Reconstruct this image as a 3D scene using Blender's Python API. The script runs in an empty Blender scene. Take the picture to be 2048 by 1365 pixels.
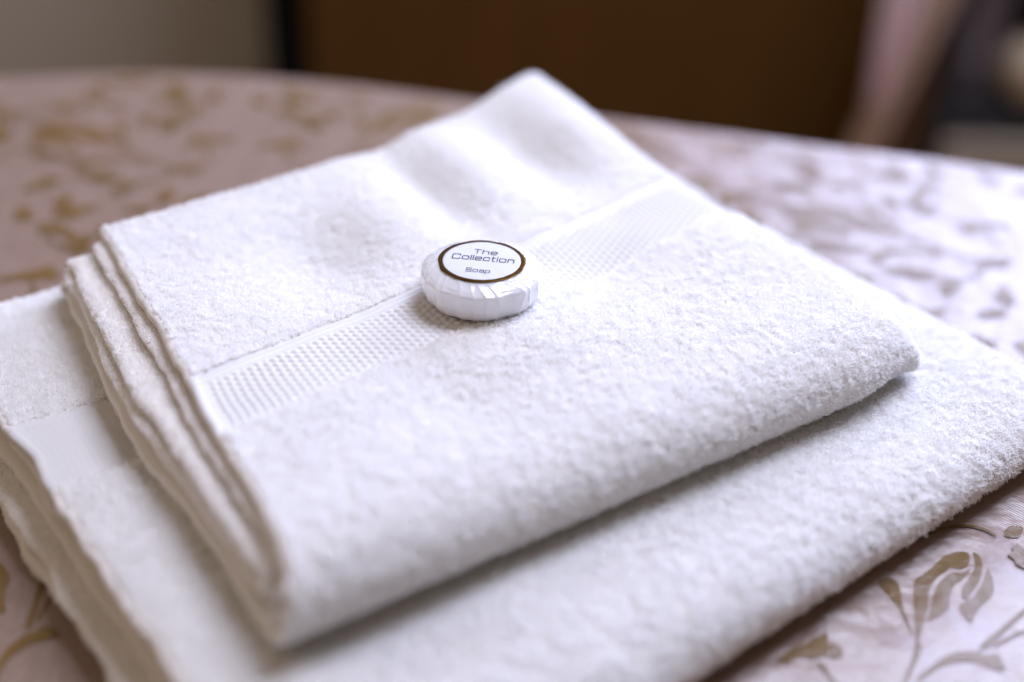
import bpy, bmesh, math, random
import numpy as np
from mathutils import Vector, Matrix
R = math.radians
scene = bpy.context.scene
col = scene.collection
rng = np.random.default_rng(7)
random.seed(7)

# ------------------------------------------------------------------ camera
CAM = Vector((0.0135944, -0.52345612, 0.36654304))
PITCH, ROLL = R(32), R(1.5)
fwd = Vector((0, math.cos(PITCH), -math.sin(PITCH)))
up0 = Vector((0, math.sin(PITCH), math.cos(PITCH)))
rt0 = Vector((1, 0, 0))
rt = math.cos(ROLL) * rt0 + math.sin(ROLL) * up0
up = -math.sin(ROLL) * rt0 + math.cos(ROLL) * up0
cd = bpy.data.cameras.new('camera')
cam = bpy.data.objects.new('camera', cd); col.objects.link(cam)
cam.matrix_world = Matrix(((rt.x, up.x, -fwd.x, CAM.x), (rt.y, up.y, -fwd.y, CAM.y),
                           (rt.z, up.z, -fwd.z, CAM.z), (0, 0, 0, 1)))
cd.lens = 50; cd.sensor_width = 36
cd.clip_start = 0.02; cd.clip_end = 30
cd.dof.use_dof = True
cd.dof.focus_distance = 0.588
cd.dof.aperture_fstop = 2.1
cd.dof.aperture_blades = 0
scene.camera = cam

# ------------------------------------------------------------------ world, lamps, exposure
w = bpy.data.worlds.new('World'); scene.world = w; w.use_nodes = True
bg = w.node_tree.nodes['Background']
bg.inputs[0].default_value = (1.0, 0.78, 0.62, 1); bg.inputs[1].default_value = 0.165
scene.view_settings.view_transform = 'Standard'; scene.view_settings.look = 'None'
scene.view_settings.exposure = 0.16; scene.view_settings.gamma = 1
scene.render.engine = 'CYCLES'
scene.cycles.use_denoising = True
scene.cycles.max_bounces = 12; scene.cycles.diffuse_bounces = 10
scene.cycles.glossy_bounces = 3; scene.cycles.transmission_bounces = 4

def area(name, loc, target, sx, sy, power, color):
    d = bpy.data.lights.new(name, 'AREA'); d.shape = 'RECTANGLE'; d.size = sx; d.size_y = sy
    d.energy = power; d.color = color
    o = bpy.data.objects.new(name, d); col.objects.link(o); o.location = loc
    o.rotation_euler = (Vector(target) - Vector(loc)).to_track_quat('-Z', 'Y').to_euler()
    return o
area('window_light', (0.85, 0.75, 2.05), (0, 0, 0), 1.05, 1.2, 64, (0.72, 0.765, 1.0))
area('low_window_light', (1.0, 1.55, 0.74), (0.15, 0.1, 0), 1.8, 0.5, 54, (0.56, 0.64, 1.0))
area('warm_room_fill', (-1.5, 0.0, 1.1), (0, 0, 0), 0.8, 0.8, 4.0, (1.0, 0.78, 0.60))  # added fill, stands in for warm light bounced from the room

# ------------------------------------------------------------------ material helpers
def mat(name, base=(0.8, 0.8, 0.8), rough=0.7, **kw):
    m = bpy.data.materials.new(name); m.use_nodes = True
    b = m.node_tree.nodes['Principled BSDF']
    b.inputs['Base Color'].default_value = (*base, 1); b.inputs['Roughness'].default_value = rough
    for k, v in kw.items():
        b.inputs[k.replace('_', ' ')].default_value = v
    return m
def nd(m, t, **kw):
    n = m.node_tree.nodes.new(t)
    for k, v in kw.items():
        if hasattr(n, k) and not k[0].isupper(): setattr(n, k, v)
        else: n.inputs[k.replace('_', ' ')].default_value = v
    return n
def ln(m, a, b): m.node_tree.links.new(a, b)
def add_bump(m, scale, strength, dist, detail=3, coords='Object'):
    b = m.node_tree.nodes['Principled BSDF']
    tc = nd(m, 'ShaderNodeTexCoord')
    n = nd(m, 'ShaderNodeTexNoise', Scale=scale, Detail=detail)
    ln(m, tc.outputs[coords], n.inputs['Vector'])
    bp = nd(m, 'ShaderNodeBump', Strength=strength, Distance=dist)
    ln(m, n.outputs['Fac'], bp.inputs['Height'])
    if b.inputs['Normal'].is_linked: ln(m, b.inputs['Normal'].links[0].from_socket, bp.inputs['Normal'])
    ln(m, bp.outputs['Normal'], b.inputs['Normal'])
    return n
def add_color_noise(m, scale, c1, c2, detail=4):
    b = m.node_tree.nodes['Principled BSDF']
    tc = nd(m, 'ShaderNodeTexCoord'); n = nd(m, 'ShaderNodeTexNoise', Scale=scale, Detail=detail)
    ln(m, tc.outputs['Object'], n.inputs['Vector'])
    r = nd(m, 'ShaderNodeValToRGB')
    r.color_ramp.elements[0].position = 0.35; r.color_ramp.elements[1].position = 0.65
    r.color_ramp.elements[0].color = (*c1, 1); r.color_ramp.elements[1].color = (*c2, 1)
    ln(m, n.outputs['Fac'], r.inputs['Fac']); ln(m, r.outputs['Color'], b.inputs['Base Color'])

def tag(o, label=None, cat=None, group=None, kind=None):
    if label: o['label'] = label
    if cat: o['category'] = cat
    if group: o['group'] = group
    if kind: o['kind'] = kind
    return o
def empty(name, loc=(0, 0, 0), rz=0):
    o = bpy.data.objects.new(name, None); col.objects.link(o)
    o.location = loc; o.rotation_euler = (0, 0, rz); o.empty_display_size = 0.03
    return o
def raw_mesh(name, verts, quads, m, parent=None, smooth=True):
    me = bpy.data.meshes.new(name)
    verts = np.ascontiguousarray(verts, dtype=np.float32).reshape(-1, 3)
    quads = np.ascontiguousarray(quads, dtype=np.int32)
    k = quads.shape[1]
    me.vertices.add(len(verts)); me.vertices.foreach_set('co', verts.ravel())
    me.loops.add(quads.size); me.loops.foreach_set('vertex_index', quads.ravel())
    me.polygons.add(len(quads)); me.polygons.foreach_set('loop_start', np.arange(0, quads.size, k, dtype=np.int32))
    me.update(calc_edges=True); me.validate()
    if smooth: me.shade_smooth()
    me.materials.append(m)
    o = bpy.data.objects.new(name, me); col.objects.link(o)
    if parent: o.parent = parent
    return o
def bm_obj(name, bm, m, parent=None, smooth=False):
    me = bpy.data.meshes.new(name); bm.to_mesh(me); bm.free(); me.materials.append(m)
    if smooth: me.shade_smooth()
    o = bpy.data.objects.new(name, me); col.objects.link(o)
    if parent: o.parent = parent
    return o
def box(bm, x0, x1, y0, y1, z0, z1, bev=0):
    g = bmesh.ops.create_cube(bm, size=1)
    for v in g['verts']:
        v.co = Vector(((x0 + x1) / 2 + v.co.x * (x1 - x0), (y0 + y1) / 2 + v.co.y * (y1 - y0), (z0 + z1) / 2 + v.co.z * (z1 - z0)))
    if bev:
        es = list({e for v in g['verts'] for e in v.link_edges})
        bmesh.ops.bevel(bm, geom=es, offset=bev, segments=3, affect='EDGES')
def grid_quads(ni, nj, off=0):
    a = (np.arange(ni - 1)[:, None] * nj + np.arange(nj - 1)[None, :]).ravel() + off
    return np.stack([a, a + 1, a + nj + 1, a + nj], 1)
def vnoise(x, y, seed):
    """smooth value noise, about -1..1"""
    r = np.random.default_rng(seed); T = r.uniform(-1, 1, (256, 256))
    xi = np.floor(x).astype(int); yi = np.floor(y).astype(int)
    fx = x - xi; fy = y - yi
    fx = fx * fx * (3 - 2 * fx); fy = fy * fy * (3 - 2 * fy)
    g = lambda i, j: T[i & 255, j & 255]
    return (g(xi, yi) * (1 - fx) + g(xi + 1, yi) * fx) * (1 - fy) + (g(xi, yi + 1) * (1 - fx) + g(xi + 1, yi + 1) * fx) * fy
def sstep(a, b, x):
    t = np.clip((x - a) / (b - a), 0, 1); return t * t * (3 - 2 * t)
def gauss(x, c, s): return np.exp(-((x - c) / s) ** 2)

# ------------------------------------------------------------------ the room behind
FLOOR = -0.74
m_wall = mat('wall_paint', (0.52, 0.46, 0.37), 0.9); add_bump(m_wall, 60, 0.2, 0.002)
bm = bmesh.new(); box(bm, -2.6, 2.6, 1.82, 1.92, FLOOR, 1.9)
tag(bm_obj('back_wall', bm, m_wall), kind='structure')
m_floor = mat('floor_carpet', (0.22, 0.17, 0.12), 0.95); add_bump(m_floor, 300, 0.5, 0.003)
bm = bmesh.new(); box(bm, -2.6, 2.6, -1.6, 1.82, FLOOR - 0.05, FLOOR)
tag(bm_obj('floor', bm, m_floor), kind='structure')

# wooden cabinet: brown door panels, black side and gap
m_wood = mat('brown_wood', (0.055, 0.020, 0.005), 0.7, Specular_IOR_Level=0.12)
tc = nd(m_wood, 'ShaderNodeTexCoord'); mp = nd(m_wood, 'ShaderNodeMapping'); mp.inputs['Scale'].default_value = (9, 9, 1.0)
nz = nd(m_wood, 'ShaderNodeTexNoise', Scale=4, Detail=6); rp = nd(m_wood, 'ShaderNodeValToRGB')
rp.color_ramp.elements[0].color = (0.075, 0.031, 0.005, 1); rp.color_ramp.elements[1].color = (0.120, 0.052, 0.009, 1)
ln(m_wood, tc.outputs['Object'], mp.inputs['Vector']); ln(m_wood, mp.outputs['Vector'], nz.inputs['Vector'])
ln(m_wood, nz.outputs['Fac'], rp.inputs['Fac']); ln(m_wood, rp.outputs['Color'], m_wood.node_tree.nodes['Principled BSDF'].inputs['Base Color'])
m_black = mat('black_lacquer', (0.003, 0.0025, 0.002), 0.9, Specular_IOR_Level=0.1)
cab = tag(empty('wooden_cabinet', (0.14, 1.56, FLOOR)), 'dark brown wooden cabinet with a black side, blurred behind the cloth', 'cabinet')
bm = bmesh.new(); box(bm, -0.449, 0.475, 0.01, 0.25, 0.03, 0.84); bm_obj('carcass', bm, m_wood, cab)
bm = bmesh.new(); box(bm, -0.512, -0.450, -0.012, 0.25, 0.0, 0.85, 0.002); bm_obj('side_panel', bm, m_black, cab)
bm = bmesh.new(); box(bm, -0.447, 0.472, -0.012, 0.008, 0.05, 0.82, 0.003); bm_obj('door', bm, m_wood, cab)

# pinkish curtain with a tan sash
def drape(name, x0t, x1t, x0b, x1b, y, zt, zb, m, parent, folds=5, amp=0.018, seed=1):
    ni, nj = 40, 90
    i = np.linspace(0, 1, ni)[:, None]; j = np.linspace(0, 1, nj)[None, :]
    xl = x0t + (x0b - x0t) * i; xr = x1t + (x1b - x1t) * i
    x = xl + (xr - xl) * j
    yy = y + amp * np.sin(j * folds * 2 * np.pi + 0.6 * np.sin(3 * i)) + 0.3 * amp * vnoise(j * 9 + 0 * i, i * 3 + 0 * j, seed)
    z = zt + (zb - zt) * i + 0 * j
    front = np.stack([x, yy, z], -1); back = front + np.array([0, 0.004, 0])
    V = np.concatenate([front.reshape(-1, 3), back.reshape(-1, 3)])
    q1 = grid_quads(ni, nj)[:, ::-1]; q2 = grid_quads(ni, nj, ni * nj)
    n = ni * nj
    e = []
    for a in range(ni - 1):
        e += [[a * nj, (a + 1) * nj, (a + 1) * nj + n, a * nj + n], [a * nj + nj - 1, a * nj + nj - 1 + n, (a + 1) * nj + nj - 1 + n, (a + 1) * nj + nj - 1]]
    return raw_mesh(name, V, np.concatenate([q1, q2, np.array(e)]), m, parent)
m_pink = mat('pink_curtain', (0.80, 0.62, 0.64), 0.6)
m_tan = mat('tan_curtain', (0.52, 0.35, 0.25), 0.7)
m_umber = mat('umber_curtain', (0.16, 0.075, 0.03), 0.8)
cur = tag(empty('curtain', (0.575, 1.34, FLOOR)), 'pinkish curtain gathered beside the brown cabinet, blurred in the background', 'curtain')
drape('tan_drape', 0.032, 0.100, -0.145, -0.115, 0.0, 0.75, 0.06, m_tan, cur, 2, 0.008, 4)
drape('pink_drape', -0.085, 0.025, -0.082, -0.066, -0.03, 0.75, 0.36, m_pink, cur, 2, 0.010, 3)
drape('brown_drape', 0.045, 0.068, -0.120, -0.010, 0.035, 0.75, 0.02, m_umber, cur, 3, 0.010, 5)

# black open shelf with a taupe drawer, a beige cushion and a folded blanket on it
m_beige = mat('beige_cushion', (0.42, 0.32, 0.21), 0.85); add_bump(m_beige, 90, 0.4, 0.003)
m_mauve = mat('grey_mauve_cloth', (0.26, 0.21, 0.22), 0.85)
m_taupe = mat('taupe_front', (0.30, 0.24, 0.17), 0.7)
m_dark = mat('dark_wood', (0.010, 0.007, 0.006), 0.7)
sf = tag(empty('open_shelf', (0.90, 1.48, FLOOR)), 'black open shelf unit with taupe drawer front, far right behind the cloth', 'shelf')
bm = bmesh.new(); box(bm, -0.30, 0.30, 0.12, 0.135, 0.0, 0.85); bm_obj('back_panel', bm, m_dark, sf)
for x in (-0.30, 0.285):
    bm = bmesh.new(); box(bm, x, x + 0.015, -0.12, 0.118, 0.0, 0.85); bm_obj('side_panel', bm, m_dark, sf)
bm = bmesh.new(); box(bm, -0.283, 0.283, -0.12, 0.118, 0.292, 0.325, 0.002); bm_obj('shelf_board', bm, m_dark, sf)
bm = bmesh.new(); box(bm, -0.283, 0.283, -0.12, 0.118, 0.70, 0.72, 0.002); bm_obj('shelf_board', bm, m_dark, sf)
bm = bmesh.new(); box(bm, -0.280, 0.280, -0.135, 0.10, 0.03, 0.290, 0.004); bm_obj('drawer', bm, m_taupe, sf)
bm = bmesh.new(); bmesh.ops.create_uvsphere(bm, u_segments=32, v_segments=20, radius=1)
for v_ in bm.verts:
    x, y, z = v_.co; v_.co = Vector((0.075 * math.copysign(abs(x) ** .7, x), 0.06 * y, 0.048 * math.copysign(abs(z) ** .8, z)))
cu = bm_obj('cushion', bm, m_beige, None, True); cu.location = (0.775, 1.42, FLOOR + 0.373)
tag(cu, 'small beige cushion lying on the black shelf', 'cushion')
bl = drape('hanging_blanket', -0.045, 0.03, -0.035, 0.022, 0, 0.56, 0.33, m_mauve, None, 2, 0.010, 8)
bl.location = (0.680, 1.44, FLOOR); tag(bl, 'grey mauve blanket draped at the left end of the black shelf', 'blanket')

# ------------------------------------------------------------------ damask cloth over the table
def cloth_h(x, y):
    return 0.0004 * vnoise(np.asarray(x) * 9, np.asarray(y) * 9, 21)
m_satin = mat('satin_ground', (0.44, 0.30, 0.25), 0.42)
m_gold = mat('woven_gold_motif', (0.17, 0.105, 0.030), 0.38)
def weave(m, c1, c2, ang, per, bump_s):
    b = m.node_tree.nodes['Principled BSDF']
    tc = nd(m, 'ShaderNodeTexCoord'); mp = nd(m, 'ShaderNodeMapping'); mp.inputs['Rotation'].default_value = (0, 0, ang)
    wv = nd(m, 'ShaderNodeTexWave', Scale=2 * math.pi / per / 20, Distortion=0.6, Detail=1); wv.inputs['Detail Scale'].default_value = 2
    ln(m, tc.outputs['Object'], mp.inputs['Vector']); ln(m, mp.outputs['Vector'], wv.inputs['Vector'])
    fine = nd(m, 'ShaderNodeTexNoise', Scale=1400, Detail=2); ln(m, mp.outputs['Vector'], fine.inputs['Vector'])
    mx = nd(m, 'ShaderNodeMath', operation='MULTIPLY_ADD'); mx.inputs[1].default_value = 0.55; 
    ln(m, fine.outputs['Fac'], mx.inputs[0]); ln(m, wv.outputs['Fac'], mx.inputs[2])
    rp = nd(m, 'ShaderNodeValToRGB'); rp.color_ramp.elements[0].position = 0.25; rp.color_ramp.elements[1].position = 1.2 / 1.0 if False else 1.0
    rp.color_ramp.elements[0].color = (*c1, 1); rp.color_ramp.elements[1].color = (*c2, 1)
    ln(m, mx.outputs[0], rp.inputs['Fac']); ln(m, rp.outputs['Color'], b.inputs['Base Color'])
    big = nd(m, 'ShaderNodeTexNoise', Scale=24, Detail=4); ln(m, tc.outputs['Object'], big.inputs['Vector'])
    b1 = nd(m, 'ShaderNodeBump', Strength=1.0, Distance=0.0052); ln(m, big.outputs['Fac'], b1.inputs['Height'])
    b2 = nd(m, 'ShaderNodeBump', Strength=bump_s, Distance=0.00012); ln(m, mx.outputs[0], b2.inputs['Height'])
    ln(m, b1.outputs['Normal'], b2.inputs['Normal']); ln(m, b2.outputs['Normal'], b.inputs['Normal'])
weave(m_satin, (0.145, 0.092, 0.065), (0.345, 0.235, 0.182), R(62), 0.00085, 0.55)
weave(m_gold, (0.060, 0.030, 0.004), (0.24, 0.135, 0.030), R(-20), 0.00095, 0.9)
m_satin.node_tree.nodes['Principled BSDF'].inputs['Specular IOR Level'].default_value = 1.0
m_satin.node_tree.nodes['Principled BSDF'].inputs['Roughness'].default_value = 0.32
m_gold.node_tree.nodes['Principled BSDF'].inputs['Specular IOR Level'].default_value = 0.6

# outline of the cloth's top (anticlockwise), far edge slopes gently away, rounded far left corner
far = [(0.62, 0.165), (0.325, 0.274), (0.192, 0.306), (0.086, 0.335), (-0.012, 0.361), (-0.09, 0.382), (-0.17, 0.397),
       (-0.24, 0.398), (-0.31, 0.388), (-0.38, 0.368), (-0.45, 0.335), (-0.53, 0.285), (-0.60, 0.24)]
outline = far + [(-0.66, 0.12), (-0.70, -0.05), (-0.70, -0.45), (0.70, -0.45), (0.72, 0.05)]
def resample(pts, n):
    p = np.array(pts + [pts[0]], float)
    for _ in range(3):                                   # chaikin
        a = p[:-1] * 0.75 + p[1:] * 0.25; b = p[:-1] * 0.25 + p[1:] * 0.75
        p = np.stack([a, b], 1).reshape(-1, 2); p = np.vstack([p, p[:1]])
    d = np.r_[0, np.cumsum(np.hypot(*np.diff(p, axis=0).T))]
    t = np.linspace(0, d[-1], n, endpoint=False)
    return np.stack([np.interp(t, d, p[:, 0]), np.interp(t, d, p[:, 1])], 1)
NO = 420
ol = resample(outline, NO)
cen = np.array([0.0, 0.0])
nr = 60
rings = []
for k in range(nr + 1):
    f = 1 - k / nr
    p = cen + (ol - cen) * max(f, 0.002) if k < nr else cen + (ol - cen) * 0.0005
    rings.append(np.column_stack([p, cloth_h(p[:, 0], p[:, 1])]))
tan = np.roll(ol, -1, 0) - np.roll(ol, 1, 0); nrm = np.column_stack([tan[:, 1], -tan[:, 0]]); nrm /= np.linalg.norm(nrm, axis=1)[:, None]
if np.mean(np.sum(nrm * (ol - cen), 1)) < 0: nrm = -nrm
th = np.arange(NO) / NO * 2 * np.pi
drop = []
for k, (o_, z_) in enumerate([(0.004, -0.0008), (0.008, -0.004), (0.0105, -0.010), (0.012, -0.02), (0.014, -0.06), (0.018, -0.14), (0.022, -0.28), (0.025, -0.45), (0.027, -0.62)]):
    a = min(1, k / 7)
    off = o_ + 0.022 * a * np.sin(34 * th + 1.3 * np.sin(5 * th)) + 0.01 * a * np.sin(13 * th)
    p = ol + nrm * off[:, None]
    drop.append(np.column_stack([p, np.full(NO, z_) + cloth_h(ol[:, 0], ol[:, 1]) * (1 - a)]))
allr = drop[::-1] + rings
V = np.concatenate(allr); nR = len(allr)
ii = (np.arange(nR - 1)[:, None] * NO); jj = np.arange(NO)[None, :]; j2 = (jj + 1) % NO
Q = np.stack([(ii + jj).ravel(), (ii + j2).ravel(), (ii + NO + j2).ravel(), (ii + NO + jj).ravel()], 1)

# woven motif shapes in mm from the flower's foot
MOTIF = [
 [(0.14, 0.01), (0.88, 6.94), (2.93, 15.1), (4.73, 25.58), (7.05, 34.24), (11.5, 37.69), (16.26, 42.3), (21.37, 48.12), (26.69, 51.52), (32.06, 51.96), (32.68, 48.57), (29.94, 42.29), (26.29, 41.03), (23.59, 42.04), (19.04, 38.54), (14.16, 33.44), (11.41, 27.96), (9.06, 19.45), (6.29, 12.17), (3.24, 5.04), (1.05, 0.04)],
 [(6.5, 10.66), (10.14, 19.5), (12.36, 25.87), (16.1, 32.43), (20.12, 36.94), (23.64, 39.27), (27.21, 38.86), (31.58, 42.91), (29.3, 38.39), (25.35, 34.41), (21.72, 31.57), (19.06, 26.13), (17.34, 19.77), (13.32, 14.98), (9.02, 11.77)],
 [(34.33, 52.05), (36.75, 49.87), (36.37, 44.21), (33.98, 37.48), (30.76, 31.38), (26.93, 26.43), (25.51, 23.74), (22.97, 23.64), (24.75, 30.61), (29.75, 37.31), (33.07, 42.97), (34.34, 48.64)],
 [(37.94, 43.16), (38.28, 37.65), (36.78, 28.94), (34.51, 25.13), (30.75, 21.84), (25.99, 15.97), (23.57, 10.8), (21.83, 12.25), (20.87, 16.8), (21.35, 21.48), (25.24, 22.68), (30.41, 28.69), (35.02, 36.42)],
 [(-6.94, 33.7), (-2.92, 35.49), (0.18, 32.89), (0.7, 28.61), (-0.33, 22.22), (-0.63, 15.99), (-0.1, 8.92), (-0.49, 1.2), (-1.3, 7.87), (-1.9, 14.93), (-3.09, 21.07), (-5.58, 26.24), (-7.25, 30.45)],
 [(-0.53, -0.51), (1.98, -0.41), (1.3, -3.35), (-0.84, -8.21), (-4.29, -14.45), (-7.34, -20.54), (-10.66, -26.53), (-14.67, -32.86), (-15.47, -32.01), (-11.6, -24.77), (-8.72, -19.22), (-5.44, -12.62), (-2.47, -6.37)],
 [(-4.56, -18.61), (3.53, -11.36), (9.45, -6.6), (14.83, -4.3), (22.46, -4.02), (23.33, -5.9), (28.44, -4.76), (29.45, -8.53), (29.5, -13.69), (26.07, -13.35), (20.88, -9.98), (14.3, -9.08), (7.53, -11.68), (1.06, -16.11), (-3.74, -20.87)],
 [(22.28, -2.09), (27.09, 2.96), (32.55, 7.62), (40.25, 14.98), (46.95, 20.9), (54.67, 27.5), (54.91, 25.92), (46.9, 18.31), (40.23, 12.43), (33.27, 5.16), (25.63, -2.45)],
 [(28.25, -0.42), (35.1, 4.24), (41.97, 7.97), (48.9, 10.74), (48.44, 9.21), (41.38, 5.96), (34.54, 2.25), (28.41, -2.35)],
 [(-53.95, -12.03), (-47.21, -5.61), (-40.61, -2.96), (-37.26, 0.58), (-32.57, 3.7), (-31.69, 0.78), (-33.25, -2.2), (-29.52, -2.55), (-27.88, -4.9), (-27.8, -8.91), (-31.55, -10.09), (-35.42, -8.81), (-39.85, -10.86), (-44.39, -9.51), (-48.97, -12.79)],
 [(-38.51, -11.9), (-37.06, -11.4), (-35.23, -15.56), (-33.17, -21.01), (-30.65, -27.24), (-32.14, -28.18), (-34.34, -21.96), (-36.75, -16.54)],
 [(50.49, 65.55), (53.95, 68.32), (57.95, 68.85), (59.21, 67.1), (55.69, 61.03), (52.61, 60.91), (50.08, 61.39)],
]
def leafshape(x, y, L, W, ang, bend, seed):
    r = random.Random(seed); n = 12; a, b = [], []
    for i in range(n + 1):
        t = i / n; wd = 1.45 * W * math.sin(math.pi * t ** 0.75) * (1 + 0.22 * math.sin(t * 17 + r.random()))
        cx = t * L; cy = bend * L * t * t
        a.append((cx, cy + wd * 0.6)); b.append((cx, cy - wd * 0.4))
    c, s = math.cos(ang), math.sin(ang)
    return [(x + c * p - s * q, y + s * p + c * q) for p, q in a + b[::-1][1:-1]]
EXTRA = []
for k, (x, y, L, W, a, bd) in enumerate([(-22, 22, 17, 6, 2.2, .4), (-20, 17, 15, 5, 3.2, -.4), (-17, 26, 14, 5, 1.4, .5), (-47, 48, 22, 8, 0.2, .35), (-50, 40, 18, 7, 5.5, .4),
                                         (-54, 45, 16, 6, 2.6, -.4), (-46, 55, 15, 6, 1.2, .3), (8, 60, 20, 7, 0.4, .4), (2, 64, 17, 6, 1.9, -.4), (-2, 58, 14, 5, 3.0, .4),
                                         (52, 42, 15, 6, 1.2, .3), (58, 38, 14, 5, -.4, .4), (-28, -36, 18, 6, -.2, .4), (12, -32, 22, 7, .3, .4), (8, -38, 16, 6, -1.0, .4), (38, -22, 20, 7, .1, -.35)]):
    EXTRA.append(leafshape(x, y, L, W, a, bd, k))
def scroll(x, y, L, wd, ang, curl):
    pts = []; a = ang; px, py = x, y; n = 16; le, ri = [], []
    for i in range(n + 1):
        t = i / n; w_ = wd * (0.5 + 0.5 * t) * (1 if i < n else .3)
        le.append((px - math.sin(a) * w_, py + math.cos(a) * w_)); ri.append((px + math.sin(a) * w_, py - math.cos(a) * w_))
        px += math.cos(a) * L / n; py += math.sin(a) * L / n; a += curl * (0.4 + 1.2 * t) / n
    return le + ri[::-1]
EXTRA += [scroll(-26, 10, 34, .8, 1.9, -2.4), scroll(-44, 30, 30, .8, -1.0, 1.5), scroll(20, 62, 30, .8, .6, -1.8), scroll(-15, -35, 30, .7, -.6, 1.6)]
def smooth_poly(p):
    p = np.array(p + [p[0]], float)
    a = p[:-1] * 0.78 + p[1:] * 0.22; b = p[:-1] * 0.22 + p[1:] * 0.78
    return np.stack([a, b], 1).reshape(-1, 2)
SHAPES = [(smooth_poly(s), k) for k, s in enumerate(MOTIF + EXTRA)]
import mathutils
bmm = bmesh.new()
BX, BY = 0.16455, -0.13752
A1 = np.array([0.140, 0.020]); A2 = np.array([-0.036, 0.150])
from mathutils.geometry import tessellate_polygon
def inside(p, poly):
    x, y = p; c = False; n = len(poly); j = n - 1
    for i in range(n):
        if (poly[i][1] > y) != (poly[j][1] > y) and x < (poly[j][0] - poly[i][0]) * (y - poly[i][1]) / (poly[j][1] - poly[i][1]) + poly[i][0]: c = not c
        j = i
    return c
mv, mf = [], []
SX, SY = -0.176, -0.160
TILES = [(a, b, np.array([BX, BY]) + a * A1 + b * A2) for a in range(-9, 7) for b in range(-5, 7)] + [(90, 90, np.array([SX, SY]))]
for a, b, o_ in TILES:
    if True:
        solo = a == 90
        if not (-0.75 < o_[0] < 0.75 and -0.5 < o_[1] < 0.48): continue
        home = (a == 0 and b == 0)
        near = abs(a) <= 0 and abs(b) <= 0
        mir = -1 if (a + b) % 2 else 1
        an = 0.9 if solo else 0 if home else [0, 0.5, -0.4, 2.9][(a * 3 + b * 5) % 4]
        c_, s_ = math.cos(an), math.sin(an)
        for poly, k in SHAPES:
            q = poly.copy() / 1000
            if solo and k > 8: continue
            if home:
                if k >= len(MOTIF) and not (q[:, 1].min() < -0.045 or q[:, 1].min() > 0.03): continue
            else:
                q[:, 0] *= mir
                if not solo: q = q * 1.22
                q = np.column_stack([c_ * q[:, 0] - s_ * q[:, 1], s_ * q[:, 0] + c_ * q[:, 1]])
            q = q + o_
            ctr = q.mean(0)
            if not inside(ctr, ol * 0.975) or any(not inside(t_, ol * 0.99) for t_ in q[::5]): continue
            if solo:
                pass
            elif not home and np.hypot(ctr[0] - SX - .005, ctr[1] - SY - .03) < 0.055: continue
            elif not home:                                  # keep clear of the home flower
                d_ = ctr - np.array([BX, BY])
                if -0.062 < d_[0] < 0.066 and -0.06 < d_[1] < 0.075: continue
            zz = cloth_h(q[:, 0], q[:, 1]) + 0.00022 + 0.00002 * k + 0.000007 * ((a * 7 + b * 3) % 5)
            base = len(mv); mv += [(float(x), float(y), float(z)) for (x, y), z in zip(q, zz)]
            tris = tessellate_polygon([[Vector((x, y, 0)) for x, y in q]])
            for t_ in tris:
                p0, p1, p2 = (q[i_] for i_ in t_)
                cr = (p1[0] - p0[0]) * (p2[1] - p0[1]) - (p1[1] - p0[1]) * (p2[0] - p0[0])
                mf.append([base + i_ for i_ in (t_ if cr > 0 else t_[::-1])])
cloth = raw_mesh('damask_cloth', V, Q, m_satin)
bmc = bmesh.new(); bmc.from_mesh(cloth.data)
bmesh.ops.recalc_face_normals(bmc, faces=bmc.faces)
vs = [bmc.verts.new(p) for p in mv]
for f in mf:
    try:
        ff = bmc.faces.new([vs[i_] for i_ in f]); ff.material_index = 1; ff.smooth = True
    except ValueError: pass
bmc.to_mesh(cloth.data); bmc.free(); cloth.data.materials.append(m_gold)
tag(cloth, 'pinkish satin damask cloth with woven gold flowers, spread under both towels', 'cloth')

# ------------------------------------------------------------------ towels
m_terry = mat('white_terry', (0.82, 0.785, 0.74), 0.95, Sheen_Weight=0.25, Sheen_Roughness=0.5)  # base warmed to carry the brownish shade of the layer edges
m_terry.node_tree.nodes['Principled BSDF'].inputs['Specular IOR Level'].default_value = 0.15
add_bump(m_terry, 900, 0.7, 0.0006, 3)
m_band = mat('white_waffle_weave', (0.75, 0.735, 0.72), 0.8)
m_band.node_tree.nodes['Principled BSDF'].inputs['Specular IOR Level'].default_value = 0.25
add_bump(m_band, 2600, 0.35, 0.00015, 2)
m_pile = bpy.data.materials.new('cotton_pile'); m_pile.use_nodes = True
nt = m_pile.node_tree; nt.nodes.clear()
out = nt.nodes.new('ShaderNodeOutputMaterial'); df = nt.nodes.new('ShaderNodeBsdfDiffuse'); tr = nt.nodes.new('ShaderNodeBsdfTranslucent'); mxs = nt.nodes.new('ShaderNodeMixShader')
df.inputs[0].default_value = (0.985, 0.98, 0.97, 1); tr.inputs[0].default_value = (0.985, 0.98, 0.97, 1); mxs.inputs[0].default_value = 0.5
nt.links.new(df.outputs[0], mxs.inputs[1]); nt.links.new(tr.outputs[0], mxs.inputs[2]); nt.links.new(mxs.outputs[0], out.inputs[0])

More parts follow.
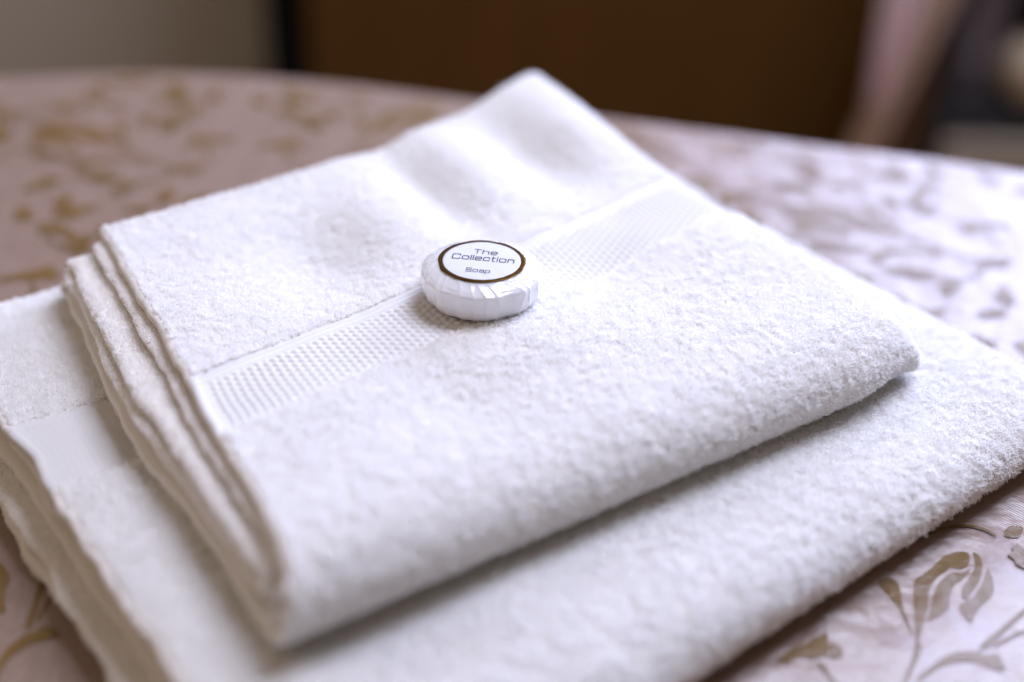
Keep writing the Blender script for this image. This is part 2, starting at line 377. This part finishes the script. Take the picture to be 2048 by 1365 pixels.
def arc(c, rh, rv, a0, a1, n):
    t = np.linspace(a0, a1, n); return np.column_stack([c[0] + rh * np.cos(t), c[1] + rv * np.sin(t)])
def polyline(parts): return np.vstack(parts)
def resample_path(p, ds_fn):
    d = np.r_[0, np.cumsum(np.hypot(*np.diff(p, axis=0).T))]
    s = [0.0]
    while s[-1] < d[-1]: s.append(s[-1] + ds_fn(s[-1]))
    s = np.array(s); s[-1] = d[-1]
    if s[-1] <= s[-2]: s = np.r_[s[:-2], d[-1]]
    return s, np.interp(s, d, p[:, 0]), np.interp(s, d, p[:, 1])
def v_samples(W, step, edge=0.0012):
    e = edge * (1 - np.cos(np.linspace(0, np.pi / 2, 6)))
    mid = np.arange(edge + step, W - edge - step * .5, step)
    return np.r_[e, mid, W - e[::-1]]

class Towel:
    def __init__(self, TL, TR, FL, FR, L, W, zbase):
        self.c = [np.array(p, float) for p in (TL, TR, FL, FR)]; self.L, self.W, self.zb = L, W, zbase
    def plan(self, u, v):
        uf, vf = (u / self.L)[..., None], (v / self.W)[..., None]
        TL, TR, FL, FR = self.c
        return (TL * (1 - uf) + FL * uf) * (1 - vf) + (TR * (1 - uf) + FR * uf) * vf
    def sheet(self, path, ds_fn, vstep, t, warp, left, dz, detail, right_round=True, lip=0.0):
        """returns s, v arrays, outer grid, inner grid, normals"""
        s, pu, pz = resample_path(path, ds_fn)
        v = v_samples(self.W, vstep)
        S, Vv = np.meshgrid(s, v, indexing='ij')
        U = np.repeat(pu[:, None], len(v), 1); Z = np.repeat(pz[:, None], len(v), 1)
        U = warp(U, Vv, S)
        # left edges: each layer sticks out by its own amount; fades into the sheet
        Vw = Vv + left(U, S, Z) * (1 - sstep(0, 0.06, Vv))
        Z2, U2, V2 = dz(U, Vw, Z, S)
        XY = self.plan(U2, V2)
        C = np.concatenate([XY, (Z2 + self.zb)[..., None]], -1)
        gs = np.gradient(C, axis=0); gv = np.gradient(C, axis=1)
        N = np.cross(gv, gs); N /= np.linalg.norm(N, axis=-1, keepdims=True) + 1e-12
        if N[3, len(v) // 2, 2] < 0: N = -N
        r = t * 0.5
        def rnd(d): return np.sqrt(np.clip(1 - np.clip(1 - d / r, 0, 1) ** 2, 0, 1))
        prof = rnd(Vv) * rnd(self.W - Vv) * rnd(S) * rnd(s[-1] - S)
        thick = r * (1 + lip * gauss(Vv, 0.0028, 0.0016) + lip * gauss(S, 0.004, 0.003))
        h = detail(S, Vv, U)
        outer = C + N * ((thick + h * sstep(0, 0.004, Vv) * sstep(0, 0.003, S)) * prof)[..., None]
        inner = C - N * (thick * prof)[..., None]
        return dict(s=s, v=v, S=S, V=Vv, outer=outer, inner=inner, N=N, C=C)

def closed_mesh(sh):
    ni, nj = sh['S'].shape; n = ni * nj
    V = np.concatenate([sh['outer'].reshape(-1, 3), sh['inner'].reshape(-1, 3)])
    return V, grid_quads(ni, nj), grid_quads(ni, nj, n)[:, ::-1]

def make_pile(name, sh, n_per_mm2, length, mask_fn, parent, seed, rad=0.00016):
    r = np.random.default_rng(seed)
    P = sh['outer']; s, v = sh['s'], sh['v']
    # sample cells with probability ~ area
    a = np.linalg.norm(np.cross(P[1:, :-1] - P[:-1, :-1], P[:-1, 1:] - P[:-1, :-1]), axis=-1)
    Sm = (sh['S'][1:, :-1] + sh['S'][:-1, :-1]) / 2; Vm = (sh['V'][:-1, 1:] + sh['V'][:-1, :-1]) / 2
    wgt = a * mask_fn(Sm, Vm); tot = wgt.sum(); n = int(tot * 1e6 * n_per_mm2)
    idx = np.searchsorted(np.cumsum(wgt.ravel()), r.uniform(0, tot, n)); idx = np.clip(idx, 0, wgt.size - 1)
    i, j = np.unravel_index(idx, wgt.shape); fi = r.random(n)[:, None]; fj = r.random(n)[:, None]
    def bil(G): return (G[i, j] * (1 - fi) + G[i + 1, j] * fi) * (1 - fj) + (G[i, j + 1] * (1 - fi) + G[i + 1, j + 1] * fi) * fj
    p0 = bil(P); N = bil(sh['N']); N /= np.linalg.norm(N, axis=1)[:, None]
    sc_ = s[i]; vc_ = v[j]
    lean = np.column_stack([vnoise(vc_ * 560, sc_ * 560, 41) + vnoise(vc_ * 90, sc_ * 90, 42) * .25, vnoise(vc_ * 560 + 50, sc_ * 560, 43) + vnoise(vc_ * 90, sc_ * 90, 44) * .25, np.zeros(n)])
    rd = r.normal(size=(n, 3)) * 0.36
    lat = lean * 0.62 + rd; lat -= N * np.sum(lat * N, 1)[:, None]
    Ln = length * (0.55 + 0.7 * r.random(n)) * (1 + 0.25 * vnoise(vc_ * 420, sc_ * 420, 45)); Ln = Ln[:, None]
    k = r.normal(size=(n, 3)) * 0.22
    pts = np.stack([p0 - N * 0.0002, p0 + (N * 0.42 + lat * 0.22) * Ln, p0 + (N * 0.70 + lat * 0.50 + k * .3) * Ln, p0 + (N * 0.84 + lat * 0.75 + k) * Ln], 1)
    cv = bpy.data.hair_curves.new(name); cv.add_curves([4] * n)
    cv.attributes['position'].data.foreach_set('vector', pts.astype(np.float32).ravel())
    ra = cv.attributes.get('radius') or cv.attributes.new('radius', 'FLOAT', 'POINT')
    ra.data.foreach_set('value', np.tile(np.array([1.0, 1.1, 1.15, 0.8], np.float32) * rad, n))
    cv.materials.append(m_pile)
    o = bpy.data.objects.new(name, cv); col.objects.link(o); o.parent = parent
    return o

# ---- lower, larger towel
LT = Towel((-0.247, 0.018), (0.062, 0.252), (-0.040, -0.268), (0.262, -0.012), 0.352, 0.395, 0.0036)
pz4, pz3, pz2, pz1, pz0 = 0.0235, 0.0178, 0.0118, 0.0060, 0.0
Lf = LT.L
def superfold(L, z1, z0, rh, n=40):
    t = np.linspace(np.pi / 2, -np.pi / 2, n); rv = (z1 - z0) / 2; c, s = np.cos(t), np.sin(t)
    return np.column_stack([L - rh + rh * np.sign(c) * np.abs(c) ** 0.9, (z1 + z0) / 2 + rv * np.sign(s) * np.abs(s) ** 0.9])
pathA = polyline([[(0, pz4), (Lf - 0.028, pz4)], superfold(Lf, pz4, pz0, 0.027)[1:], [(0.006, pz0)],
                  arc((0.004, (pz0 + pz1) / 2), -0.004, -(pz1 - pz0) / 2, np.pi / 2, -np.pi / 2, 12), [(Lf - 0.03, pz1)]])
pathB = polyline([[(0.004, pz3), (Lf - 0.018, pz3)], superfold(Lf - 0.008, pz3, pz2, 0.009, 20)[1:], [(0.006, pz2)]])
Afold_s = Lf - 0.022 + 0.05
def lt_warp(U, V, S): return U + 0.004 * vnoise(V * 22, U * 6, 61) * np.clip(1 - U / LT.L, 0, 1) * 1.0
def lt_left(U, S, Z):
    zf = Z / pz4
    base = -0.002 * (1 - zf) - 0.0085 * sstep(0.55, 0.28, zf)
    wav = 0.0022 * vnoise(U * 38 + zf * 7, zf * 3 + 0 * U, 62) + 0.0012 * vnoise(U * 110 + zf * 11, zf * 5, 63)
    return base + wav
def round_right(U, V, Z, W, H, d):
    wv = np.clip((V - (W - d)) / d, 0, 1)
    return Z - (1 - np.sqrt(np.clip(1 - wv ** 2.2, 0, 1))) * H
def lt_dz(U, V, Z, S):
    zf = Z / pz4
    A = 0.0016 * vnoise(U * 16, V * 16, 64) + 0.0006 * vnoise(U * 36, V * 30, 65)
    # the upper layers lift towards the left edge, opening the grey slit
    lift = 0.004 * gauss(V, -0.004, 0.03) * sstep(0.6, 0.8, zf) * gauss(U, 0.12, 0.14)
    sag = -0.003 * gauss(V, 0, 0.05) * sstep(0.9, .2, zf) * 0
    Z2 = Z + zf * A + lift + sag + 0.0006 * vnoise(U * 60 + zf * 9, V * 10 + zf * 4, 66) * gauss(V, 0, .03) * (zf > .1)
    Z2 = round_right(U, V, Z2, LT.W, (Z2 + 0.001) * 0.85, 0.015)
    return np.maximum(Z2, -0.0012), U, V
LB0, LB1 = 0.100, 0.150
def lt_detail(S, V, U):
    ter = 0.00028 * vnoise(S * 480, V * 480, 67) + 0.0003 * vnoise(S * 900, V * 900, 68)
    band = sstep(LB0, LB0 + .003, S) * sstep(LB1 + .003, LB1, S)
    top = S < Afold_s
    return ter * (1 - band) - 0.0003 * band + 0.00028 * band * np.cos(2 * np.pi * (V + S) / 0.0036) * np.cos(2 * np.pi * (V - S) / 0.0036) + 0.0004 * gauss(S, LB0 + 0.006, .0012) - 0.0008 * gauss(S, LB0, .0012)
towel2 = tag(empty('bath_towel'), 'larger white terry towel lying folded on the patterned cloth, beneath the smaller towel', 'towel')
A = LT.sheet(pathA, lambda s: 0.0011 if s < Afold_s else 0.004, 0.0011, 0.0044, lt_warp, lt_left, lt_dz, lt_detail, lip=0.15)
V_, Qo, Qi = closed_mesh(A)
B = LT.sheet(pathB, lambda s: 0.003, 0.003, 0.0040, lt_warp, lt_left, lt_dz, lambda S, V, U: 0 * S, lip=0.12)
Vb, Qob, Qib = closed_mesh(B)
nj2 = A['S'].shape[1]
qs = np.repeat((A['s'][:-1] + A['s'][1:]) / 2, nj2 - 1)
sel = (qs > LB0 + .0015) & (qs < LB1 + .0015)
cl2 = raw_mesh('folded_terry', np.concatenate([V_, Vb]), np.concatenate([Qo[~sel], Qi, Qob + len(V_), Qib + len(V_)]), m_terry, towel2)
m_flat = mat('flat_weave', (0.64, 0.62, 0.59), 0.9); add_bump(m_flat, 1500, 0.6, 0.0003, 3)
bi = Qo[sel]; uq, inv = np.unique(bi, return_inverse=True)
raw_mesh('woven_band', V_[uq], inv.reshape(bi.shape), m_flat, towel2)
def lt_mask(S, V):
    band = sstep(LB0, LB0 + .001, S) * sstep(LB1 + .001, LB1, S)
    return (S < Afold_s + .01) * (S > .004) * (V > .0035) * (1 - band)
make_pile('terry_pile', A, 3.8, 0.0020, lt_mask, cl2, 5, 0.00016)

# ---- upper, smaller towel
SM_ZB = 0.0315
UT = Towel((-0.177, 0.054), (0.029, 0.232), (-0.052, -0.183), (0.192, -0.012), 0.262, 0.285, SM_ZB)
P6, P5, P4, P3, P2, P1, P0 = 0.0300, 0.0248, 0.0196, 0.0145, 0.0096, 0.0048, 0.0
Lu = UT.L
upA = polyline([[(0, P6), (Lu - 0.032, P6)], superfold(Lu, P6, P0, 0.031)[1:], [(0.008, P0)],
                arc((0.006, (P0 + P3) / 2), -0.007, -(P3 - P0) / 2, np.pi / 2, -np.pi / 2, 16), [(Lu - 0.022, P3)],
                superfold(Lu - 0.016, P4, P3, 0.006, 14)[::-1][1:], [(0.002, P4)]])
upB = polyline([[(0.004, P5), (Lu - 0.02, P5)], superfold(Lu - 0.008, P5, P1, 0.012, 24)[1:], [(0.010, P1)],
                arc((0.010, (P1 + P2) / 2), -0.003, -(P2 - P1) / 2, np.pi / 2, -np.pi / 2, 10), [(Lu - 0.026, P2)]])
Ufold_s = Lu - 0.026 + 0.052
UB0, UB1 = 0.139, 0.178
def ut_warp(U, V, S):
    vf = np.clip(V / UT.W, 0, 1)
    on = sstep(0.0275, 0.0295, np.where(S < Lu - .02, 0.03, 0))
    # hem line bows forward in the middle; the band creeps back towards the right
    bow = 0.010 * np.sin(np.pi * np.clip(vf, 0, 1)) ** 1.2 * (1 - U / UT.L) ** 1.5
    creep = -0.030 * vf * np.sin(np.pi * np.clip(U / UT.L, 0, 1)) ** 1.0
    return U + on * (creep) + bow * (U < Lu)
def ut_left(U, S, Z):
    zf = np.clip(Z / P6, 0, 1)
    k = np.interp(zf, [0, .16, .32, .48, .60, .66, .74, .83, .95, 1.0], [-.0215, -.0235, -.0195, -.0215, -.0190, -.0185, -.012, -.0050, -.001, 0])
    k = k * (1 - 0.62 * sstep(0.10, 0.25, U))
    wav = (0.0016 * vnoise(U * 42 + zf * 9, zf * 4 + 0 * U, 72) + 0.0009 * vnoise(U * 130 + zf * 21, zf * 7, 73))
    return k + wav * (0.5 + .5 * (zf < .97))
def waves(U, V):
    a = U / UT.L; b = V / UT.W
    h = 0.0
    # ridges and hollows of the flap (between hem and band)
    h = h - 0.0062 * np.exp(-(((b - 0.28) / 0.11) ** 2 + ((a - 0.33) / 0.13) ** 2))
    h = h + 0.0030 * np.exp(-(((b - 0.44) / 0.07) ** 2 + ((a - 0.28) / 0.22) ** 2))
    h = h - 0.0030 * np.exp(-(((b - 0.55) / 0.045) ** 2 + ((a - 0.25) / 0.20) ** 2))
    h = h + 0.0042 * np.exp(-(((b - 0.65) / 0.055) ** 2 + ((a - 0.20) / 0.17) ** 2))
    h = h - 0.0042 * np.exp(-(((b - 0.785) / 0.06) ** 2 + ((a - 0.22) / 0.17) ** 2))
    h = h + 0.0035 * np.exp(-(((b - 0.90) / 0.06) ** 2 + ((a - 0.22) / 0.14) ** 2))
    # the raised back corner
    h = h + 0.0112 * sstep(0.55, 1.05, b) * sstep(0.42, -0.02, a)
    # front half
    h = h + 0.0030 * np.exp(-(((b - 0.48) / 0.13) ** 2 + ((a - 0.72) / 0.09) ** 2))
    h = h - 0.0028 * np.exp(-(((b - 0.66) / 0.09) ** 2 + ((a - 0.62) / 0.07) ** 2))
    h = h - 0.0020 * np.exp(-(((b - 0.30) / 0.07) ** 2 + ((a - 0.80) / 0.08) ** 2))
    h = h + 0.0022 * np.exp(-(((b - 0.88) / 0.10) ** 2 + ((a - 0.66) / 0.10) ** 2))
    h = h * 1.25 + 0.0009 * vnoise(U * 24, V * 20, 81) * sstep(.5, .65, a) + 0.00035 * vnoise(U * 50, V * 50, 82)
    # flat seat under the soap
    x = UT.plan(np.asarray(U), np.asarray(V)); d = np.hypot(x[..., 0] - 0.0005, x[..., 1] + 0.004)
    return h * (1 - gauss(d, 0, 0.030))
def ut_dz(U, V, Z, S):
    zf = Z / P6
    Z2 = Z + waves(U, V) * np.clip(zf, 0, 1.0) ** 0.8
    Z2 = Z2 + 0.0007 * vnoise(U * 55 + zf * 13, V * 12 + zf * 6, 84) * gauss(V, 0, .03) * (zf > .08) * (zf < .97)
    # stack is lower at the left back corner, layers fan a little
    Z2 = Z2 - 0.0025 * gauss(V, 0, .05) * sstep(.12, .0, U) * zf
    Z2 = round_right(U, V, Z2, UT.W, (Z2 + 0.0006) * 0.78, 0.019)
    U = U - (U > 0.6 * Lu) * (U - 0.6 * Lu) * 0.06 * sstep(UT.W - 0.045, UT.W, V)
    return np.maximum(Z2, -0.001), U, V
def ut_detail(S, V, U):
    inb = sstep(UB0, UB0 + .0012, S) * sstep(UB1 + .0015, UB1 - .0005, S)
    ter = 0.00022 * vnoise(S * 520, V * 520, 85) + 0.00025 * vnoise(S * 900, V * 900, 86)
    hem = sstep(0.0105, 0.009, S)
    per = 0.0041
    wx = (0.757 * V + 0.5 * S) * 1000; wy = (0.654 * V - 0.87 * S) * 1000
    k1 = 2 * np.pi * (wx / 3.8 - wy / 6.4); k2 = 2 * np.pi * wy / 3.2
    waf = 0.00056 * np.tanh(1.1 * (np.cos(k1) + np.cos(k2) + np.cos(k1 + k2)) + 0.5)
    edge = sstep(UB0 + .006, UB0 + .0085, S) * sstep(UB1 + .001, UB1 - .001, S) * sstep(0.004, 0.009, V) * (0.85 + 0.25 * vnoise(V * 60, S * 60, 97))
    cord = 0.0006 * gauss(S, UB0 + .0022, .0009) + 0.0005 * gauss(S, UB0 + .0052, .0008)
    sca = 0.0006 * hem * np.abs(np.sin(np.pi * V / 0.0052 + 1.6 * vnoise(V * 90, V * 0, 95))) * (0.7 + .5 * vnoise(V * 60, V * 0 + 3, 96))
    return ter * (1 - inb) * (1 - hem * .8) + inb * (-0.0004 + waf * edge + cord) + sca - 0.0008 * gauss(S, 0.0105, .0010)
towel1 = tag(empty('hand_towel'), 'smaller white terry towel folded on the larger one, soap resting on its waffle band', 'towel')
FINE_END = Ufold_s
def ds_up(s):
    if UB0 - .004 < s < UB1 + .004: return 0.00052
    return 0.0009 if s < FINE_END else 0.0035
UA = UT.sheet(upA, ds_up, 0.00062, 0.0036, ut_warp, ut_left, ut_dz, ut_detail, lip=0.25)
V_, Qo, Qi = closed_mesh(UA)
ni, nj = UA['S'].shape
qs = np.repeat((UA['s'][:-1] + UA['s'][1:]) / 2, nj - 1)
band_sel = (qs > UB0) & (qs < UB1)
UBm = UT.sheet(upB, lambda s: 0.003, 0.003, 0.0032, ut_warp, ut_left, ut_dz, lambda S, V, U: 0 * S, lip=0.2)
Vb, Qob, Qib = closed_mesh(UBm)
cl1 = raw_mesh('folded_terry', np.concatenate([V_, Vb]), np.concatenate([Qo[~band_sel], Qi, Qob + len(V_), Qib + len(V_)]), m_terry, towel1)
bi = Qo[band_sel]; uq, inv = np.unique(bi, return_inverse=True)
raw_mesh('waffle_band', V_[uq], inv.reshape(bi.shape), m_band, towel1)
def ut_mask(S, V):
    inb = (S > UB0 - .0002) & (S < UB1 + .0006)
    return (S < FINE_END + .01) * (S > .0035) * (V > .003) * (~inb)
make_pile('terry_pile', UA, 4.8, 0.0016, ut_mask, cl1, 6, 0.00013)

edge_mask = lambda S, V: (V < 0.0075) * 1.0
make_pile('edge_fuzz', UA, 3.0, 0.0010, lambda S, V: (V < 0.0070) * (S > Ufold_s - .03), cl1, 11, 0.00013)
flip = dict(UA); flip['outer'] = UA['inner']; flip['N'] = -UA['N']
make_pile('edge_fuzz', flip, 3.0, 0.0012, lambda S, V: (V < 0.022) * (S > UA['s'][-1] - Lu + .01), cl1, 15, 0.00015)
make_pile('edge_fuzz', UBm, 3.0, 0.0010, edge_mask, cl1, 12, 0.00013)
make_pile('edge_fuzz', A, 3.0, 0.0011, lambda S, V: (V < 0.014) * (S > Afold_s - .03), cl2, 13, 0.00014)
make_pile('edge_fuzz', B, 3.0, 0.0011, edge_mask, cl2, 14, 0.00014)
# ------------------------------------------------------------------ soap
SOX, SOY = 0.0002, -0.0050
top = UA['outer'][:np.searchsorted(UA['s'], Lu - .03)]
dd = np.hypot(top[..., 0] - SOX, top[..., 1] - SOY)
SZ = float(np.percentile(top[..., 2][dd < 0.021], 90)) + 0.0003
print('soap rests at', SZ)
soap = tag(empty('soap', (SOX, SOY, SZ), R(-7)), 'round white soap in pleated wrapper with a gold ringed paper label, on the towel', 'soap')
m_film = mat('pearly_wrapper', (0.88, 0.88, 0.91), 0.16, Coat_Weight=1.0, Coat_Roughness=0.08)
m_film.node_tree.nodes['Principled BSDF'].inputs['Subsurface Weight'].default_value = 0.55
m_film.node_tree.nodes['Principled BSDF'].inputs['Subsurface Radius'].default_value = (0.008, 0.008, 0.008)
m_film.node_tree.nodes['Principled BSDF'].inputs['Subsurface Scale'].default_value = 1.0
add_bump(m_film, 260, 0.35, 0.0006, 3)
prof = [(0.0, 0.0), (0.012, 0.0), (0.019, 0.0002), (0.0215, 0.0009), (0.0232, 0.0021), (0.0244, 0.004), (0.0250, 0.0062), (0.0254, 0.009), (0.0257, 0.0112),
        (0.0256, 0.0122), (0.0251, 0.0129), (0.0242, 0.01345), (0.0225, 0.0143), (0.0205, 0.0151), (0.0188, 0.0156), (0.0178, 0.0158), (0.012, 0.0161), (0.0, 0.0162)]
pr = np.array(prof); d = np.r_[0, np.cumsum(np.hypot(*np.diff(pr, axis=0).T))]
# keep corners by dense linear interpolation
tt = np.unique(np.r_[np.linspace(0, d[-1], 110), d]); rr = np.interp(tt, d, pr[:, 0]); zz = np.interp(tt, d, pr[:, 1])
NT = 900; th = np.arange(NT) / NT * 2 * np.pi
NP = 24
rs = np.random.default_rng(3); edges = np.sort((np.arange(NP) + rs.uniform(-.32, .32, NP)) / NP) * 2 * np.pi
def saw(t):
    t = np.mod(t, 2 * np.pi); k = np.searchsorted(edges, t) - 1
    e0 = edges[k % NP]; e1 = edges[(k + 1) % NP]
    wd = np.mod(e1 - e0, 2 * np.pi); x = np.mod(t - e0, 2 * np.pi) / wd
    return x, k % NP, wd
TH, RR = np.meshgrid(th, rr, indexing='ij'); ZZ = np.repeat(zz[None, :], NT, 0)
sh_ = np.clip((0.0255 - RR) / 0.008, 0, 1) * (ZZ > 0.0125)
tw = TH + 0.22 * sh_ + 0.05 * vnoise(TH * 5, ZZ * 260 + RR * 200, 98)
x, kk, wd = saw(tw)
ampk = rs.uniform(0.4, 1.2, NP)[kk]
step = np.where(x < 0.10, x / 0.10, 1 - (x - 0.10) / 0.9)          # overlapping pleat
facet = -(1 - np.cos(wd / 2)) * np.sin(np.pi * x) * RR * 2.0
outm = sstep(0.0172, 0.0195, RR)
zside = np.where(ZZ > .0125, 1, .75)
dr = (facet + 0.00042 * ampk * (step - .5)) * outm
RN = RR + dr * np.where(ZZ > .0135, .3, 1)
ZN = ZZ + np.where(ZZ > 0.0125, 1, 0) * outm * 0.00030 * ampk * (step - .5) - np.where(ZZ < .0015, 0, 0)
ZN = ZN + 0.00012 * vnoise(RN * np.cos(TH) * 300 + 40, RN * np.sin(TH) * 300 + 40, 92) * (ZZ > .012) * outm
P_ = np.stack([RN * np.cos(TH), RN * np.sin(TH), ZN], -1)
nT, nP_ = P_.shape[:2]
a = (np.arange(nT)[:, None] * nP_ + np.arange(nP_ - 1)[None, :]).ravel(); b2 = ((np.arange(nT)[:, None] + 1) % nT * nP_ + np.arange(nP_ - 1)[None, :]).ravel()
Qs = np.stack([a, b2, b2 + 1, a + 1], 1)
P_[..., 2] = np.where(P_[..., 2] > 0.005, P_[..., 2] + 0.0011 * sstep(0.005, 0.010, P_[..., 2]), P_[..., 2])
wr = raw_mesh('pleated_wrapper', P_, Qs, m_film, soap)
def disc(name, r0, r1, m, zoff, wob=0.0, seed=0, inner_wob=0.0, cxo=0, cyo=0):
    n = 240; k = 14; t = np.arange(n) / n * 2 * np.pi
    f = np.linspace(0, 1, k)[None, :]
    ro = r1 + wob * vnoise(t * 3.2, 0 * t, seed) - 0.0011 * wob / 0.0004 * gauss(np.mod(t - 1.32, 2 * np.pi), 0, .11) if wob else r1 + 0 * t
    ri = r0 + 0 * t
    rr_ = ri[:, None] + (ro - ri)[:, None] * f
    X = rr_ * np.cos(t)[:, None] + cxo * (1 - f); Y = rr_ * np.sin(t)[:, None] + cyo * (1 - f)
    Z = np.interp(np.hypot(X, Y), [0, .012, .0178, .0188, .0205], [.0162, .0161, .0158, .0156, .0151]) + 0.0011 + zoff
    Z = Z + 0.00006 * vnoise(X * 500 + 30, Y * 500 + 30, seed + 1)
    lo = np.stack([X[:, [0, -1]], Y[:, [0, -1]], Z[:, [0, -1]] - 0.00025], -1)
    Pm = np.stack([X, Y, Z], -1); n0 = n * k
    a = (np.arange(n)[:, None] * k + np.arange(k - 1)[None, :]).ravel(); b = (((np.arange(n) + 1) % n)[:, None] * k + np.arange(k - 1)[None, :]).ravel()
    q = [np.stack([a, a + 1, b + 1, b], 1)]
    i = np.arange(n); i2 = (i + 1) % n
    q.append(np.stack([n0 + i * 2 + 1, n0 + i2 * 2 + 1, i2 * k + k - 1, i * k + k - 1], 1))
    return raw_mesh(name, np.concatenate([Pm.reshape(-1, 3), lo.reshape(-1, 3)]), np.concatenate(q), m, soap)
m_paper = mat('label_paper', (0.68, 0.68, 0.71), 0.6)
m_foil = mat('gold_foil', (0.17, 0.085, 0.012), 0.24, Metallic=1.0); add_bump(m_foil, 500, .4, .0002, 2)
m_ink = mat('grey_ink', (0.025, 0.022, 0.022), 0.8)
lab = disc('label_disc', 0.0002, 0.0168, m_paper, 0.00042, 0, 5)
disc('gold_ring', 0.0163, 0.0182, m_foil, 0.00034 + .0002, 0.0003, 9)

# lettering: wide round-cornered monoline strokes on a unit grid (x width 1, y height 1)
def rbox(x0, y0, x1, y1, r=0.28, n=5, a0=0, full=True):
    pts = []
    for cx, cy, st in ((x1 - r, y1 - r, 0), (x0 + r, y1 - r, 90), (x0 + r, y0 + r, 180), (x1 - r, y0 + r, 270)):
        for i in range(n + 1):
            a = R(st + 90 * i / n); pts.append((cx + r * math.cos(a), cy + r * math.sin(a)))
    return pts + [pts[0]]
XH = 0.70
def q(*a): return list(a)
G = {
 'T': (1.0, [q((0, 1), (1, 1)), q((.5, 1), (.5, 0))]),
 'h': (.85, [q((0, 1.0), (0, 0)), q((0, XH - .05), (.12, XH), (.62, XH), (.8, XH - .05), (.85, XH - .2), (.85, 0))]),
 'e': (.9, [q((0, .36), (.9, .36), (.9, XH - .2), (.82, XH - .05), (.68, XH), (.22, XH), (.08, XH - .05), (0, XH - .2), (0, .18), (.08, .05), (.22, 0), (.85, 0))]),
 'C': (1.15, [q((1.15, .75), (1.12, .9), (.98, 1), (.25, 1), (.07, .94), (0, .78), (0, .22), (.07, .06), (.25, 0), (.98, 0), (1.12, .1), (1.15, .25))]),
 'o': (.95, [rbox(0, 0, .95, XH, .24)]),
 'l': (.0, [q((0, 1), (0, 0))]),
 'c': (.85, [q((.85, .5), (.82, .64), (.7, XH), (.2, XH), (.06, .65), (0, .52), (0, .18), (.06, .05), (.2, 0), (.7, 0), (.82, .06), (.85, .2))]),
 't': (.5, [q((.15, .95), (.15, .15), (.2, .04), (.32, 0), (.5, 0)), q((0, XH), (.5, XH))]),
 'i': (.0, [q((0, XH), (0, 0)), q((0, .90), (0, 1.0))]),
 'n': (.85, [q((0, XH), (0, 0)), q((0, XH - .05), (.12, XH), (.62, XH), (.8, XH - .05), (.85, XH - .2), (.85, 0))]),
 'S': (1.05, [q((1.0, .78), (.97, .92), (.85, 1), (.2, 1), (.05, .94), (.02, .8), (.03, .62), (.2, .53), (.85, .5), (1.0, .42), (1.05, .25), (1.0, .07), (.85, 0), (.2, 0), (.04, .07), (0, .22))]),
 'a': (.85, [q((.06, .62), (.2, XH), (.65, XH), (.8, .65), (.85, .52), (.85, 0), (.18, 0), (.05, .05), (0, .2), (.05, .34), (.18, .4), (.85, .4))]),
 'p': (.9, [q((0, XH), (0, -.3)), rbox(0, 0, .9, XH, .22)]),
}
def text(word, cx, cy, width, h, stroke, name):
    gap = 0.34
    tot = sum(G[c][0] for c in word) + gap * (len(word) - 1); sx = width / tot
    x = cx - width / 2; V, F = [], []
    for c in word:
        wdt, strokes = G[c]
        for st in strokes:
            p = np.array([(x + a * sx, cy + b * h) for a, b in st])
            for p0, p1 in zip(p[:-1], p[1:]):
                dv = p1 - p0; l = np.hypot(*dv)
                if l < 1e-9: continue
                dv /= l; nn = np.array([-dv[1], dv[0]]) * stroke * 0.44; e = dv * stroke * 0.32 * 1.0
                base = len(V); zoff = 0.00050 + 0.000004 * (len(F) % 7)
                for qx, qy in (p0 - e + nn, p0 - e - nn, p1 + e - nn, p1 + e + nn):
                    V.append((qx, qy, np.interp(math.hypot(qx, qy), [0, .012, .0178], [.0162, .0161, .0158]) + zoff + 0.0012))
                F.append([base, base + 1, base + 2, base + 3])
        x += (wdt + gap) * sx
    return raw_mesh(name, np.array(V), np.array(F), m_ink, lab, False)
text('The', 0.0006, 0.0052, 0.0098, 0.0036, 0.00042, 'lettering')
text('Collection', 0.0004, -0.0004, 0.0258, 0.0040, 0.00046, 'lettering')
text('Soap', -0.0002, -0.0104, 0.0098, 0.0029, 0.00034, 'lettering')
